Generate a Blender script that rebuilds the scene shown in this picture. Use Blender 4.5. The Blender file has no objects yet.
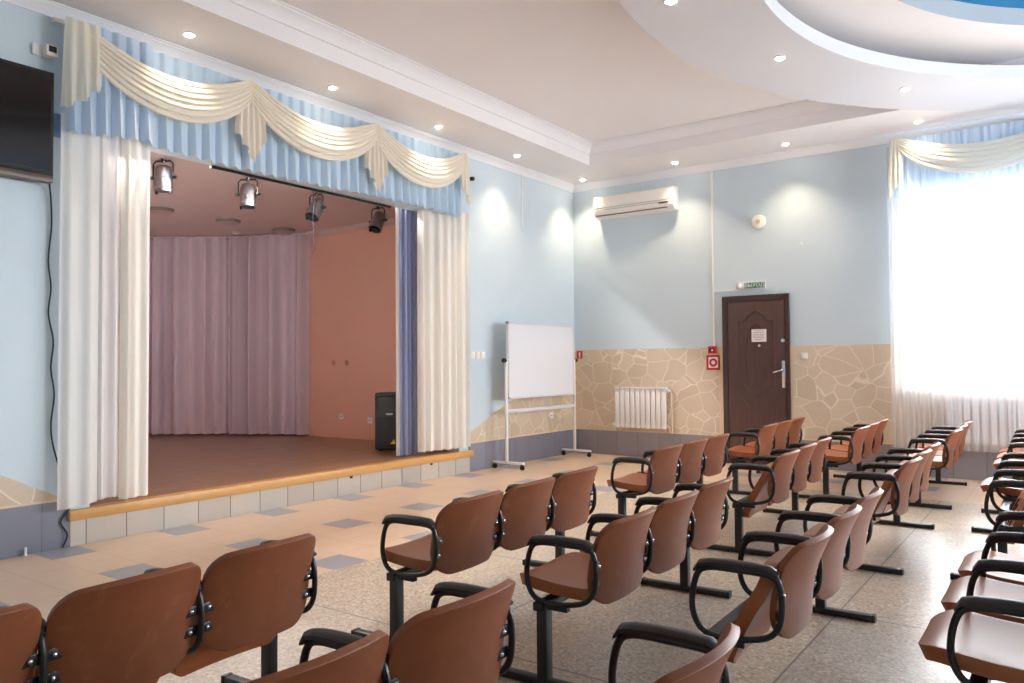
import bpy, bmesh, math, random
from mathutils import Vector, Matrix
random.seed(7)
PI = math.pi
sc = bpy.context.scene
C = sc.collection
sin, cos = math.sin, math.cos

# ------------------------------------------------------------------ materials
def mat(name, col, rough=.6, metal=0., spec=.5, coat=0., emit=None, estr=0.):
    m = bpy.data.materials.new(name); m.use_nodes = True
    b = m.node_tree.nodes['Principled BSDF']
    b.inputs['Base Color'].default_value = (*col, 1)
    b.inputs['Roughness'].default_value = rough
    b.inputs['Metallic'].default_value = metal
    b.inputs['Specular IOR Level'].default_value = spec
    b.inputs['Coat Weight'].default_value = coat
    if emit:
        b.inputs['Emission Color'].default_value = (*emit, 1)
        b.inputs['Emission Strength'].default_value = estr
    return m

def srgb(r, g, b):
    f = lambda c: ((c/255+.055)/1.055)**2.4 if c > 10 else c/255/12.92
    return (f(r), f(g), f(b))

class NT:
    """small helper around a material's node tree"""
    def __init__(s, m):
        s.m = m; s.t = m.node_tree; s.b = s.t.nodes['Principled BSDF']
    def n(s, kind, **kw):
        nd = s.t.nodes.new(kind)
        for k, v in kw.items():
            if k.startswith('i_'):
                nd.inputs[k[2:].replace('_', ' ')].default_value = v
            else: setattr(nd, k, v)
        return nd
    def l(s, a, b): s.t.links.new(a, b)
    def pos(s): return s.n('ShaderNodeNewGeometry').outputs['Position']
    def obj(s): return s.n('ShaderNodeTexCoord').outputs['Object']
    def math(s, op, a, b=None):
        nd = s.n('ShaderNodeMath', operation=op)
        for i, v in enumerate((a, b)):
            if v is None: continue
            if isinstance(v, (int, float)): nd.inputs[i].default_value = v
            else: s.l(v, nd.inputs[i])
        return nd.outputs[0]
    def mix(s, fac, a, b):
        nd = s.n('ShaderNodeMix', data_type='RGBA')
        for v, i in ((fac, 0), (a, 6), (b, 7)):
            if isinstance(v, (int, float)): nd.inputs[i].default_value = v
            elif isinstance(v, tuple): nd.inputs[i].default_value = (*v, 1)
            else: s.l(v, nd.inputs[i])
        return nd.outputs[2]
    def ramp(s, fac, stops):
        nd = s.n('ShaderNodeValToRGB'); e = nd.color_ramp.elements
        while len(e) < len(stops): e.new(.5)
        for k, (p, c) in enumerate(stops):
            e[k].position = p; e[k].color = (*c, 1) if isinstance(c, tuple) else (c, c, c, 1)
        s.l(fac, nd.inputs[0]); return nd.outputs[0]
    def noise(s, vec, scale, detail=3., rough=.5):
        nd = s.n('ShaderNodeTexNoise'); nd.inputs['Scale'].default_value = scale
        nd.inputs['Detail'].default_value = detail; nd.inputs['Roughness'].default_value = rough
        s.l(vec, nd.inputs['Vector']); return nd.outputs['Fac']
    def bump(s, h, strength=.2, dist=.01):
        nd = s.n('ShaderNodeBump'); nd.inputs['Strength'].default_value = strength
        nd.inputs['Distance'].default_value = dist
        s.l(h, nd.inputs['Height']); s.l(nd.outputs[0], s.b.inputs['Normal'])

def paint(name, col, rough=.55, var=.03):
    m = mat(name, col, rough, spec=.35); t = NT(m)
    f = t.noise(t.pos(), 1.3, 3)
    t.l(t.mix(f, tuple(c*(1-var) for c in col), tuple(min(1, c*(1+var)) for c in col)), t.b.inputs['Base Color'])
    t.bump(t.noise(t.pos(), 60, 2), .03, .003)
    return m

M = {}
M['blue_wall'] = paint('blue_wall_paint', srgb(203, 218, 227), .42)
M['white_ceiling'] = paint('white_ceiling_paint', srgb(236, 233, 234), .6)
M['white_plaster'] = paint('white_moulding_plaster', srgb(236, 236, 240), .5)
M['ring_white'] = paint('ring_white_paint', srgb(222, 224, 231), .5)
M['dome_grey'] = paint('dome_grey_paint', srgb(192, 196, 200), .5)
M['dome_blue'] = paint('dome_blue_paint', srgb(8, 128, 190), .5)
M['salmon'] = paint('salmon_wall_paint', srgb(212, 166, 147), .6)
M['stage_ceiling'] = paint('pinkish_stage_ceiling_paint', srgb(192, 168, 162), .7)
M['cream_trim'] = paint('cream_trim_paint', srgb(222, 200, 172), .5)

def stone_mat():
    m = mat('crazy_paved_stone', srgb(190, 166, 136), .6, spec=.35); t = NT(m)
    p = t.pos()
    d = t.n('ShaderNodeTexNoise'); d.inputs['Scale'].default_value = 1.6; d.inputs['Detail'].default_value = 2
    t.l(p, d.inputs['Vector'])
    vm = t.n('ShaderNodeVectorMath', operation='SCALE'); vm.inputs['Scale'].default_value = .22
    t.l(d.outputs['Color'], vm.inputs[0])
    va = t.n('ShaderNodeVectorMath', operation='ADD'); t.l(p, va.inputs[0]); t.l(vm.outputs[0], va.inputs[1])
    mp = t.n('ShaderNodeMapping'); mp.inputs['Scale'].default_value = (1, 1, 1.12); t.l(va.outputs[0], mp.inputs['Vector'])
    v1 = t.n('ShaderNodeTexVoronoi', feature='DISTANCE_TO_EDGE'); v1.inputs['Scale'].default_value = 3.7
    v2 = t.n('ShaderNodeTexVoronoi', feature='F1'); v2.inputs['Scale'].default_value = 3.7
    t.l(mp.outputs[0], v1.inputs['Vector']); t.l(mp.outputs[0], v2.inputs['Vector'])
    sep = t.n('ShaderNodeSeparateColor'); t.l(v2.outputs['Color'], sep.inputs[0])
    stone = t.ramp(sep.outputs[0], [(0, srgb(206, 190, 168)), (.5, srgb(213, 197, 175)), (1, srgb(220, 205, 184))])
    fine = t.noise(p, 28, 4)
    stone = t.mix(t.math('MULTIPLY', fine, .35), stone, srgb(184, 164, 138))
    line = t.ramp(v1.outputs['Distance'], [(.008, .9), (.026, 0.)])
    col = t.mix(line, stone, srgb(234, 221, 200))
    t.l(col, t.b.inputs['Base Color'])
    t.bump(t.math('ADD', t.math('MULTIPLY', fine, .3), line), .25, .004)
    return m
M['stone'] = stone_mat()

def tile_line_mat(name, col, grout, axis, size, off=0., w=.006, rough=.35, zsize=None):
    """glazed wall tile: vertical joints along one axis, light cell to cell variation"""
    m = mat(name, col, rough); t = NT(m)
    s = t.n('ShaderNodeSeparateXYZ'); t.l(t.pos(), s.inputs[0])
    a = t.math('DIVIDE', t.math('ADD', s.outputs[axis], -off), size)
    fr = t.math('FRACT', t.math('ADD', a, 100.))
    e = t.math('MINIMUM', fr, t.math('SUBTRACT', 1., fr))
    line = t.math('LESS_THAN', e, w/size)
    wn = t.n('ShaderNodeTexWhiteNoise', noise_dimensions='1D'); t.l(t.math('FLOOR', a), wn.inputs['W'])
    base = t.mix(wn.outputs['Value'], tuple(c*.9 for c in col), tuple(min(1, c*1.08) for c in col))
    base = t.mix(t.math('MULTIPLY', t.noise(t.pos(), 9, 4), .25), base, tuple(c*.75 for c in col))
    t.l(t.mix(line, base, grout), t.b.inputs['Base Color'])
    return m
M['grey_tile_y'] = tile_line_mat('grey_skirting_tile_stage_side', srgb(138, 141, 156), srgb(116, 118, 130), 1, .333, .06)
M['grey_tile_x'] = tile_line_mat('grey_skirting_tile_back_side', srgb(146, 140, 144), srgb(126, 121, 125), 0, .333, .06)
M['white_tile'] = tile_line_mat('pale_riser_tile', srgb(208, 200, 188), srgb(120, 112, 104), 1, .315, -7.284+.315*40, .004)

def floor_tile_mat():
    m = mat('beige_floor_tile', srgb(220, 196, 170), .3, spec=.5); t = NT(m)
    s = t.n('ShaderNodeSeparateXYZ'); t.l(t.pos(), s.inputs[0])
    S = .3117
    ax = t.math('ADD', t.math('DIVIDE', t.math('ADD', s.outputs[0], -.025), S), 300.)
    ay = t.math('ADD', t.math('DIVIDE', t.math('ADD', s.outputs[1], 5.64+.156), S), 300.)
    fx, fy = t.math('FRACT', ax), t.math('FRACT', ay)
    ex = t.math('MINIMUM', fx, t.math('SUBTRACT', 1., fx)); ey = t.math('MINIMUM', fy, t.math('SUBTRACT', 1., fy))
    line = t.math('LESS_THAN', t.math('MINIMUM', ex, ey), .009)
    mx = t.math('LESS_THAN', t.math('MODULO', t.math('FLOOR', ax), 3.), .5)
    my = t.math('LESS_THAN', t.math('MODULO', t.math('FLOOR', ay), 3.), .5)
    grey = t.math('MULTIPLY', mx, my)
    v = t.noise(t.pos(), 2.2, 4)
    beige = t.mix(v, srgb(210, 182, 156), srgb(224, 196, 170))
    g = t.mix(v, srgb(146, 146, 156), srgb(164, 162, 170))
    col = t.mix(grey, beige, g)
    col = t.mix(line, col, srgb(190, 166, 142))
    t.l(col, t.b.inputs['Base Color'])
    return m
M['floor_tile'] = floor_tile_mat()

def terrazzo_mat():
    m = mat('speckled_terrazzo', srgb(190, 178, 165), .3, spec=.55); t = NT(m)
    p = t.pos()
    v = t.n('ShaderNodeTexVoronoi', feature='F1'); v.inputs['Scale'].default_value = 82; t.l(p, v.inputs['Vector'])
    sep = t.n('ShaderNodeSeparateColor'); t.l(v.outputs['Color'], sep.inputs[0])
    chips = t.ramp(sep.outputs[0], [(0, srgb(140, 120, 100)), (.3, srgb(180, 160, 138)), (.6, srgb(194, 174, 152)), (.85, srgb(208, 190, 168)), (1, srgb(226, 212, 196))])
    s = t.n('ShaderNodeSeparateXYZ'); t.l(p, s.inputs[0])
    S = 1.48
    ax = t.math('ADD', t.math('DIVIDE', t.math('ADD', s.outputs[0], -2.17), S), 30.)
    ay = t.math('ADD', t.math('DIVIDE', t.math('ADD', s.outputs[1], -.1), S), 30.)
    fx, fy = t.math('FRACT', ax), t.math('FRACT', ay)
    e = t.math('MINIMUM', t.math('MINIMUM', fx, t.math('SUBTRACT', 1., fx)), t.math('MINIMUM', fy, t.math('SUBTRACT', 1., fy)))
    line = t.math('LESS_THAN', e, .0035)
    cell = t.n('ShaderNodeTexWhiteNoise', noise_dimensions='2D')
    cb = t.n('ShaderNodeCombineXYZ'); t.l(t.math('FLOOR', ax), cb.inputs[0]); t.l(t.math('FLOOR', ay), cb.inputs[1])
    t.l(cb.outputs[0], cell.inputs['Vector'])
    col = t.mix(t.math('MULTIPLY', cell.outputs['Value'], .45), chips, srgb(172, 160, 148))
    blot = t.ramp(t.noise(p, 1.1, 4, .6), [(.35, 0.), (.7, .45)])
    col = t.mix(blot, col, srgb(186, 166, 142))
    col = t.mix(line, col, srgb(120, 108, 98))
    t.l(col, t.b.inputs['Base Color'])
    r = t.noise(p, 3, 4); t.l(t.math('ADD', t.math('MULTIPLY', r, .25), .22), t.b.inputs['Roughness'])
    return m
M['terrazzo'] = terrazzo_mat()

def wood_mat(name, c1, c2, axis_scale, scale, rough, plank=None):
    m = mat(name, c1, rough, spec=.5); t = NT(m)
    mp = t.n('ShaderNodeMapping'); mp.inputs['Scale'].default_value = axis_scale; t.l(t.pos(), mp.inputs['Vector'])
    f = t.noise(mp.outputs[0], scale, 5, .6)
    col = t.mix(f, c1, c2)
    if plank:
        s = t.n('ShaderNodeSeparateXYZ'); t.l(t.pos(), s.inputs[0])
        a = t.math('ADD', t.math('DIVIDE', s.outputs[0], plank), 100.)
        row = t.math('FLOOR', a)
        b = t.math('ADD', t.math('DIVIDE', s.outputs[1], .55), t.math('MULTIPLY', row, .37))
        cb = t.n('ShaderNodeCombineXYZ'); t.l(row, cb.inputs[0]); t.l(t.math('FLOOR', b), cb.inputs[1])
        wn = t.n('ShaderNodeTexWhiteNoise', noise_dimensions='2D'); t.l(cb.outputs[0], wn.inputs['Vector'])
        col = t.mix(t.math('MULTIPLY', wn.outputs['Value'], .4), col, tuple(c*.55 for c in c1))
        fr = t.math('FRACT', a)
        col = t.mix(t.math('LESS_THAN', fr, .03), col, tuple(c*.45 for c in c1))
    t.l(col, t.b.inputs['Base Color'])
    return m
M['stage_floor'] = wood_mat('brown_stage_parquet', srgb(138, 104, 78), srgb(162, 126, 96), (1, 9, 1), 2.2, .33, .09)
M['edge_board'] = wood_mat('varnished_pine_board', srgb(206, 152, 88), srgb(226, 178, 112), (10, .8, 10), 2.6, .35)

def door_mat():
    m = mat('dark_brown_door_laminate', srgb(82, 56, 52), .42); t = NT(m)
    mp = t.n('ShaderNodeMapping'); mp.inputs['Scale'].default_value = (14, 14, .7); t.l(t.pos(), mp.inputs['Vector'])
    t.l(t.mix(t.noise(mp.outputs[0], 4, 4), srgb(72, 48, 45), srgb(94, 66, 60)), t.b.inputs['Base Color'])
    return m
M['door'] = door_mat()
M['door_frame'] = mat('dark_brown_door_frame', srgb(66, 45, 43), .45)

def leatherette(name='brown_leatherette', c1=srgb(112, 60, 36), c2=srgb(142, 82, 52)):
    m = mat(name, srgb(140, 82, 55), .38, spec=.38); t = NT(m)
    o = t.pos()
    f = t.noise(o, 5, 5, .65)
    col = t.mix(f, c1, c2)
    wear = t.ramp(t.noise(o, 9, 6, .7), [(.56, 0.), (.78, .5)])
    col = t.mix(wear, col, srgb(168, 112, 78))
    t.l(col, t.b.inputs['Base Color'])
    t.l(t.math('ADD', t.math('MULTIPLY', f, .25), .3), t.b.inputs['Roughness'])
    t.bump(t.noise(o, 220, 2), .06, .002)
    return m
M['leather'] = leatherette()
M['seat_leather'] = leatherette('tan_brown_seat_leatherette', srgb(146, 80, 44), srgb(176, 104, 62))
M['black_metal'] = mat('black_powder_coated_steel', srgb(30, 28, 30), .38, spec=.5)
M['black_pad'] = mat('black_plastic_armrest', srgb(52, 44, 44), .42)
M['black_plastic'] = mat('black_plastic', srgb(24, 23, 25), .5)
M['dark_grille'] = mat('dark_speaker_grille', srgb(16, 15, 17), .75)
M['steel'] = mat('bright_steel', (.72, .72, .74), .25, 1.)
M['spot_metal'] = mat('polished_spotlight_metal', (.30, .28, .28), .4, 1.)
M['white_metal'] = mat('white_enamelled_metal', srgb(236, 233, 230), .35)
M['radiator_metal'] = mat('white_radiator_enamel', srgb(238, 234, 232), .35)
M['pale_metal'] = mat('pale_grey_metal', srgb(214, 214, 220), .35)
M['whiteboard'] = mat('whiteboard_surface', srgb(232, 234, 240), .18)
M['white_plastic'] = mat('white_plastic', srgb(236, 234, 230), .4)
M['cream_plastic'] = mat('cream_plastic', srgb(244, 238, 232), .4)
M['grey_slot'] = mat('grey_slot', srgb(120, 112, 108), .6)
M['tv_screen'] = mat('glossy_tv_screen', srgb(16, 15, 18), .12)
M['tv_bezel'] = mat('tv_bezel', srgb(10, 10, 11), .65)
M['tv_strip'] = mat('bronze_tv_strip', srgb(90, 74, 66), .35)
M['red'] = mat('red_sign_plastic', srgb(196, 30, 40), .4)
M['sign_white'] = mat('white_sign_print', srgb(240, 238, 234), .5)
M['green'] = mat('green_exit_sign', srgb(20, 120, 84), .4)
M['paper'] = mat('white_paper', srgb(238, 230, 230), .7)
M['ink'] = mat('grey_print', srgb(150, 140, 142), .7)
M['blue_plate'] = mat('blue_plastic_plate', srgb(118, 150, 190), .35)
M['yellow'] = mat('yellow_emblem', srgb(240, 205, 40), .5)
M['grey_disc'] = mat('grey_ceiling_lamp_glass', srgb(170, 140, 134), .4)
M['cable'] = mat('dark_cable', srgb(26, 32, 46), .5)
M['lamp_glow'] = mat('downlight_glow', (1, 1, 1), .5, emit=(1, .88, .74), estr=16.)
M['frame_white'] = mat('white_window_frame', srgb(240, 240, 240), .4)
M['bark'] = mat('tree_bark', srgb(120, 105, 90), .8)
M['leaf'] = mat('pale_green_leaf', srgb(150, 175, 130), .7)
M['facade'] = mat('pale_facade_render', srgb(226, 220, 212), .8)
M['asphalt'] = mat('yard_paving', srgb(118, 116, 112), .8)

def cloth(name, col, transl=.35, transp=0., rough=.8, sheen=.0, weave=0.):
    """cloth: diffuse + translucent, optionally see-through like voile"""
    m = bpy.data.materials.new(name); m.use_nodes = True; nt = m.node_tree
    b = nt.nodes['Principled BSDF']; out = nt.nodes['Material Output']
    b.inputs['Base Color'].default_value = (*col, 1); b.inputs['Roughness'].default_value = rough
    b.inputs['Sheen Weight'].default_value = sheen
    b.inputs['Specular IOR Level'].default_value = .3
    tr = nt.nodes.new('ShaderNodeBsdfTranslucent'); tr.inputs[0].default_value = (*col, 1)
    mx = nt.nodes.new('ShaderNodeMixShader'); mx.inputs[0].default_value = transl
    nt.links.new(b.outputs[0], mx.inputs[1]); nt.links.new(tr.outputs[0], mx.inputs[2])
    last = mx.outputs[0]
    if transp:
        tp = nt.nodes.new('ShaderNodeBsdfTransparent'); m2 = nt.nodes.new('ShaderNodeMixShader')
        m2.inputs[0].default_value = transp
        nt.links.new(last, m2.inputs[1]); nt.links.new(tp.outputs[0], m2.inputs[2]); last = m2.outputs[0]
    nt.links.new(last, out.inputs['Surface'])
    return m
M['cream_cloth'] = cloth('cream_swag_cloth', srgb(246, 236, 220), .2)
M['blue_cloth'] = cloth('pale_blue_pleated_cloth', srgb(206, 226, 244), .2, 0)
M['blue_voile'] = cloth('pale_blue_voile', srgb(208, 226, 246), .4, .08)
M['cream_voile'] = cloth('cream_voile', srgb(244, 240, 226), .4, .06)
M['white_cloth'] = cloth('cream_white_drape', srgb(250, 246, 238), .18, .0)
M['white_voile'] = cloth('white_voile', srgb(248, 246, 242), .3, .2)
M['grey_voile'] = cloth('grey_white_voile', srgb(236, 232, 230), .25, .08)
M['window_voile'] = cloth('white_window_voile', srgb(246, 247, 250), .5, .56)
M['royal_cloth'] = cloth('slate_blue_drape', srgb(162, 170, 200), .1, 0, .6)
M['lavender'] = cloth('lavender_satin', srgb(226, 214, 224), .05, 0, .34)

def glass_mat():
    m = bpy.data.materials.new('window_glass'); m.use_nodes = True; nt = m.node_tree
    nt.nodes.remove(nt.nodes['Principled BSDF']); out = nt.nodes['Material Output']
    tp = nt.nodes.new('ShaderNodeBsdfTransparent'); gl = nt.nodes.new('ShaderNodeBsdfGlossy'); gl.inputs['Roughness'].default_value = .02
    mx = nt.nodes.new('ShaderNodeMixShader'); mx.inputs[0].default_value = .06
    nt.links.new(tp.outputs[0], mx.inputs[1]); nt.links.new(gl.outputs[0], mx.inputs[2]); nt.links.new(mx.outputs[0], out.inputs[0])
    return m
M['glass'] = glass_mat()

# ------------------------------------------------------------------ mesh helpers
def wloc(o):
    v = Vector((0, 0, 0))
    while o is not None:
        v += o.location; o = o.parent
    return v

class MB:
    def __init__(s): s.v = []; s.f = []; s.mi = []; s.cur = 0
    def add(s, vs, fs, mtx=None):
        n = len(s.v)
        for p in vs:
            p = Vector(p); s.v.append(mtx @ p if mtx else p)
        for f in fs: s.f.append([n+i for i in f]); s.mi.append(s.cur)
        return s
    def box(s, a, b, mtx=None, bev=0.):
        x0, y0, z0 = [min(p, q) for p, q in zip(a, b)]; x1, y1, z1 = [max(p, q) for p, q in zip(a, b)]
        if bev <= 0:
            vs = [(x0,y0,z0),(x1,y0,z0),(x1,y1,z0),(x0,y1,z0),(x0,y0,z1),(x1,y0,z1),(x1,y1,z1),(x0,y1,z1)]
            return s.add(vs, [(0,3,2,1),(4,5,6,7),(0,1,5,4),(1,2,6,5),(2,3,7,6),(3,0,4,7)], mtx)
        bm = bmesh.new(); bmesh.ops.create_cube(bm, size=1)
        for v in bm.verts:
            v.co = Vector(((x0+x1)/2+v.co.x*(x1-x0), (y0+y1)/2+v.co.y*(y1-y0), (z0+z1)/2+v.co.z*(z1-z0)))
        bmesh.ops.bevel(bm, geom=bm.edges[:], offset=min(bev, .49*min(x1-x0, y1-y0, z1-z0)), segments=2, affect='EDGES', profile=.5)
        return s.bm(bm, mtx)
    def bm(s, bm, mtx=None):
        bm.verts.index_update()
        s.add([v.co.copy() for v in bm.verts], [[v.index for v in f.verts] for f in bm.faces], mtx); bm.free(); return s
    def tube(s, pts, r, n=8, closed=False, cap=True):
        pts = [Vector(p) for p in pts]; N = len(pts); base = len(s.v)
        prev = None; rings = []
        for i, p in enumerate(pts):
            if closed: d = pts[(i+1) % N]-pts[i-1]
            else: d = pts[min(i+1, N-1)]-pts[max(i-1, 0)]
            d.normalize()
            if prev is None:
                a = Vector((0, 0, 1)) if abs(d.z) < .9 else Vector((1, 0, 0))
                u = d.cross(a).normalized()
            else:
                u = (prev-d*prev.dot(d)).normalized()
            prev = u; w = d.cross(u)
            rr = r[i] if isinstance(r, (list, tuple)) else r
            rings.append([p+(u*cos(2*PI*k/n)+w*sin(2*PI*k/n))*rr for k in range(n)])
        vs = [q for rg in rings for q in rg]; fs = []
        M_ = N if closed else N-1
        for i in range(M_):
            j = (i+1) % N
            for k in range(n):
                fs.append((i*n+k, i*n+(k+1) % n, j*n+(k+1) % n, j*n+k))
        if not closed and cap:
            fs.append(tuple(range(n-1, -1, -1))); fs.append(tuple((N-1)*n+k for k in range(n)))
        return s.add(vs, fs)
    def cyl(s, a, b, r, n=16, r2=None): return s.tube([a, b], [r, r if r2 is None else r2], n)
    def lathe(s, prof, n=24, mtx=None, arc=None):
        vs = []; fs = []; m = len(prof)
        for k in range(n):
            a = 2*PI*k/n
            for (r, z) in prof: vs.append((r*cos(a), r*sin(a), z))
        for k in range(n):
            for i in range(m-1):
                a, b = k*m+i, ((k+1) % n)*m+i
                fs.append((a, b, b+1, a+1))
        return s.add(vs, fs, mtx)
    def disc(s, r, z, n=24, mtx=None):
        return s.add([(r*cos(2*PI*k/n), r*sin(2*PI*k/n), z) for k in range(n)], [tuple(range(n))], mtx)
    def grid(s, fn, nu, nv):
        vs = [fn(i/nu, j/nv) for i in range(nu+1) for j in range(nv+1)]
        fs = [(i*(nv+1)+j, (i+1)*(nv+1)+j, (i+1)*(nv+1)+j+1, i*(nv+1)+j+1) for i in range(nu) for j in range(nv)]
        return s.add(vs, fs)
    def prism(s, poly, z0, z1, mtx=None):
        n = len(poly)
        vs = [(p[0], p[1], z0) for p in poly]+[(p[0], p[1], z1) for p in poly]
        fs = [tuple(range(n-1, -1, -1)), tuple(range(n, 2*n))]+[(i, (i+1) % n, n+(i+1) % n, n+i) for i in range(n)]
        return s.add(vs, fs, mtx)
    def build(s, name, m, parent=None, angle=35, loc=None, fix=True):
        off = wloc(parent) if parent else Vector((0, 0, 0))
        if loc is not None: off = off+Vector(loc)
        me = bpy.data.meshes.new(name)
        me.from_pydata([tuple(p-off) for p in s.v], [], s.f)
        for mm in (m if isinstance(m, (list, tuple)) else [m]): me.materials.append(mm)
        if isinstance(m, (list, tuple)): me.polygons.foreach_set('material_index', s.mi)
        if fix:
            bm = bmesh.new(); bm.from_mesh(me); bmesh.ops.recalc_face_normals(bm, faces=bm.faces[:]); bm.to_mesh(me); bm.free()
        me.polygons.foreach_set('use_smooth', [True]*len(me.polygons)); me.update()
        me.set_sharp_from_angle(angle=math.radians(angle))
        o = bpy.data.objects.new(name, me); C.objects.link(o)
        if parent: o.parent = parent
        if loc is not None: o.location = loc
        return o

def tag(o, label=None, cat=None, group=None, kind=None):
    if label: o['label'] = label
    if cat: o['category'] = cat
    if group: o['group'] = group
    if kind: o['kind'] = kind
    return o
def thing(name, loc, label, cat, group=None):
    o = bpy.data.objects.new(name, None); C.objects.link(o); o.location = loc; o.empty_display_size = .1
    return tag(o, label, cat, group)
def struct(mb, name, m, parent=None, **k):
    o = mb.build(name, m, parent, **k)
    if parent is None: o['kind'] = 'structure'
    return o
def single(mb, name, m, label, cat, group=None, **k):
    c = [sum(p[i] for p in mb.v)/len(mb.v) for i in range(2)]+[min(p.z for p in mb.v)]
    return tag(mb.build(name, m, None, loc=c, **k), label, cat, group)
def apply_mods(o):
    dg = bpy.context.evaluated_depsgraph_get(); dg.update()
    me = bpy.data.meshes.new_from_object(o.evaluated_get(dg)); old = o.data
    o.modifiers.clear(); o.data = me; me.name = old.name
    return o
def text_mb(body, size, mtx, depth=.002):
    cu = bpy.data.curves.new('txt', 'FONT'); cu.body = body; cu.size = size; cu.align_x = 'CENTER'; cu.align_y = 'CENTER'; cu.extrude = depth
    o = bpy.data.objects.new('txt', cu); C.objects.link(o)
    dg = bpy.context.evaluated_depsgraph_get(); dg.update()
    me = bpy.data.meshes.new_from_object(o.evaluated_get(dg))
    mb = MB(); mb.add([v.co for v in me.vertices], [list(p.vertices) for p in me.polygons], mtx)
    bpy.data.objects.remove(o); bpy.data.curves.remove(cu); bpy.data.meshes.remove(me)
    return mb
def catmull(pts, n=6, closed=False):
    P = [Vector(p) for p in pts]; N = len(P); out = []
    rng = N if closed else N-1
    for i in range(rng):
        if closed: a, b, c, d = P[i-1], P[i], P[(i+1) % N], P[(i+2) % N]
        else: a, b, c, d = P[max(i-1, 0)], P[i], P[i+1], P[min(i+2, N-1)]
        for k in range(n):
            t = k/n
            out.append(.5*((2*b)+(c-a)*t+(2*a-5*b+4*c-d)*t*t+(-a+3*b-3*c+d)*t**3))
    if not closed: out.append(P[-1])
    return out
# orientation for flat things on the back wall (local x -> world x, local y -> world z, local z -> towards the room)
def on_back(x, z, y=-.001): return Matrix(((1,0,0,x),(0,0,-1,y),(0,1,0,z),(0,0,0,1)))
# same on the stage-side wall: local x -> world +y, local y -> z, local z -> +x
def on_stage(y, z, x=.001): return Matrix(((0,0,1,x),(1,0,0,y),(0,1,0,z),(0,0,0,1)))

# ------------------------------------------------------------------ room dimensions
RX, RY = 12.6, -13.2            # far right wall, wall behind the camera
HS = 4.08                       # soffit
HU = 4.35                       # upper ceiling
SK = .355                       # tiled skirting
WA = 1.56                       # top of stone wainscot
OY0, OY1, OZ = -7.25, -2.78, 3.2  # stage opening

# walls -------------------------------------------------------------------
w = MB()
w.box((-.2, RY, 0), (0, OY0, 4.5)); w.box((-.2, OY1, 0), (0, .2, 4.5)); w.box((-.2, OY0, OZ), (0, OY1, 4.5))
struct(w, 'wall_left', M['blue_wall'])

def wall_with_windows(axis, at, thick, a0, a1, wins, z0, z1, name):
    """wall slab with rectangular openings, built as piers, aprons and heads"""
    w = MB()
    def bx(u0, u1, p, q):
        if axis == 'x': w.box((u0, at, p), (u1, at+thick, q))
        else: w.box((at, u0, p), (at+thick, u1, q))
    cur = a0
    for (u0, u1) in wins:
        bx(cur, u0, 0, 4.5); bx(u0, u1, 0, z0); bx(u0, u1, z1, 4.5); cur = u1
    bx(cur, a1, 0, 4.5)
    struct(w, name, M['blue_wall'])
BW = [(4.62, 6.52), (7.2, 9.3), (9.9, 12.1)]  # first window is in view; the other two are unseen, added for daylight
WZ0, WZ1 = 1.035, 3.45
wall_with_windows('x', 0, .35, 0, RX+.35, BW, WZ0, WZ1, 'wall_back')
RW_ADDED = [(-4.6, -1.2)]  # unseen right wall window, added to bring in more daylight
wall_with_windows('y', RX, .35, RY, 0, RW_ADDED, WZ0, WZ1, 'wall_right')
struct(MB().box((-.2, RY-.2, 0), (RX+.35, RY, 4.5)), 'wall_front', M['blue_wall'])

# floor: tiled border near the stage and along the back wall, terrazzo in the middle
f = MB()
def quad(x0, y0, x1, y1, mi):
    f.cur = mi; f.add([(x0, y0, 0), (x1, y0, 0), (x1, y1, 0), (x0, y1, 0), (x0, y0, -.1), (x1, y0, -.1), (x1, y1, -.1), (x0, y1, -.1)],
                      [(0, 1, 2, 3), (7, 6, 5, 4), (0, 4, 5, 1), (1, 5, 6, 2), (2, 6, 7, 3), (3, 7, 4, 0)])
quad(0, RY, 2.2, 0, 0); quad(2.2, -1.7, RX, 0, 0); quad(2.2, RY, RX, -1.7, 1)
struct(f, 'floor', [M['floor_tile'], M['terrazzo']], fix=False)

# ceiling: perimeter soffit, step and upper ceiling with a round blue recess
CX, CY = 7.9, -4.22
c = MB()
SX, SY = .86, -.98
c.box((0, RY, HS), (SX, 0, HS+.5)); c.box((SX, SY, HS), (RX, 0, HS+.5))
c.box((SX, RY, HS), (RX, RY+.98, HS+.5)); c.box((RX-.86, RY+.98, HS), (RX, SY, HS+.5))
x0, x1, y0, y1 = SX, RX-.86, RY+.98, SY
NA = 120
angs = sorted([2*PI*k/NA for k in range(NA)]+[math.atan2(yy-CY, xx-CX) % (2*PI) for xx in (x0, x1) for yy in (y0, y1)])
def to_rect(a):
    dx, dy = cos(a), sin(a); t = 1e9
    if dx > 1e-9: t = min(t, (x1-CX)/dx)
    if dx < -1e-9: t = min(t, (x0-CX)/dx)
    if dy > 1e-9: t = min(t, (y1-CY)/dy)
    if dy < -1e-9: t = min(t, (y0-CY)/dy)
    return (CX+dx*t, CY+dy*t)
RD = 3.0
vs = []; fs = []
n = len(angs)
for a in angs:
    vs.append((CX+RD*cos(a), CY+RD*sin(a), HU)); vs.append((*to_rect(a), HU))
for k in range(n):
    j = (k+1) % n; fs.append((2*k, 2*k+1, 2*j+1, 2*j))
c.add(vs, fs)
struct(c, 'ceiling', M['white_ceiling'], fix=False)
d = MB(); d.lathe([(RD, HU-.004), (RD, 4.5), (RD+.06, 4.5), (RD+.06, HU)], 96, Matrix.Translation((CX, CY, 0)))
struct(d, 'ceiling_recess_side', M['dome_grey'])
d = MB(); d.disc(RD+.05, 4.5, 96, Matrix.Translation((CX, CY, 0)))
struct(d, 'ceiling_recess_top', M['dome_blue'])

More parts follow.
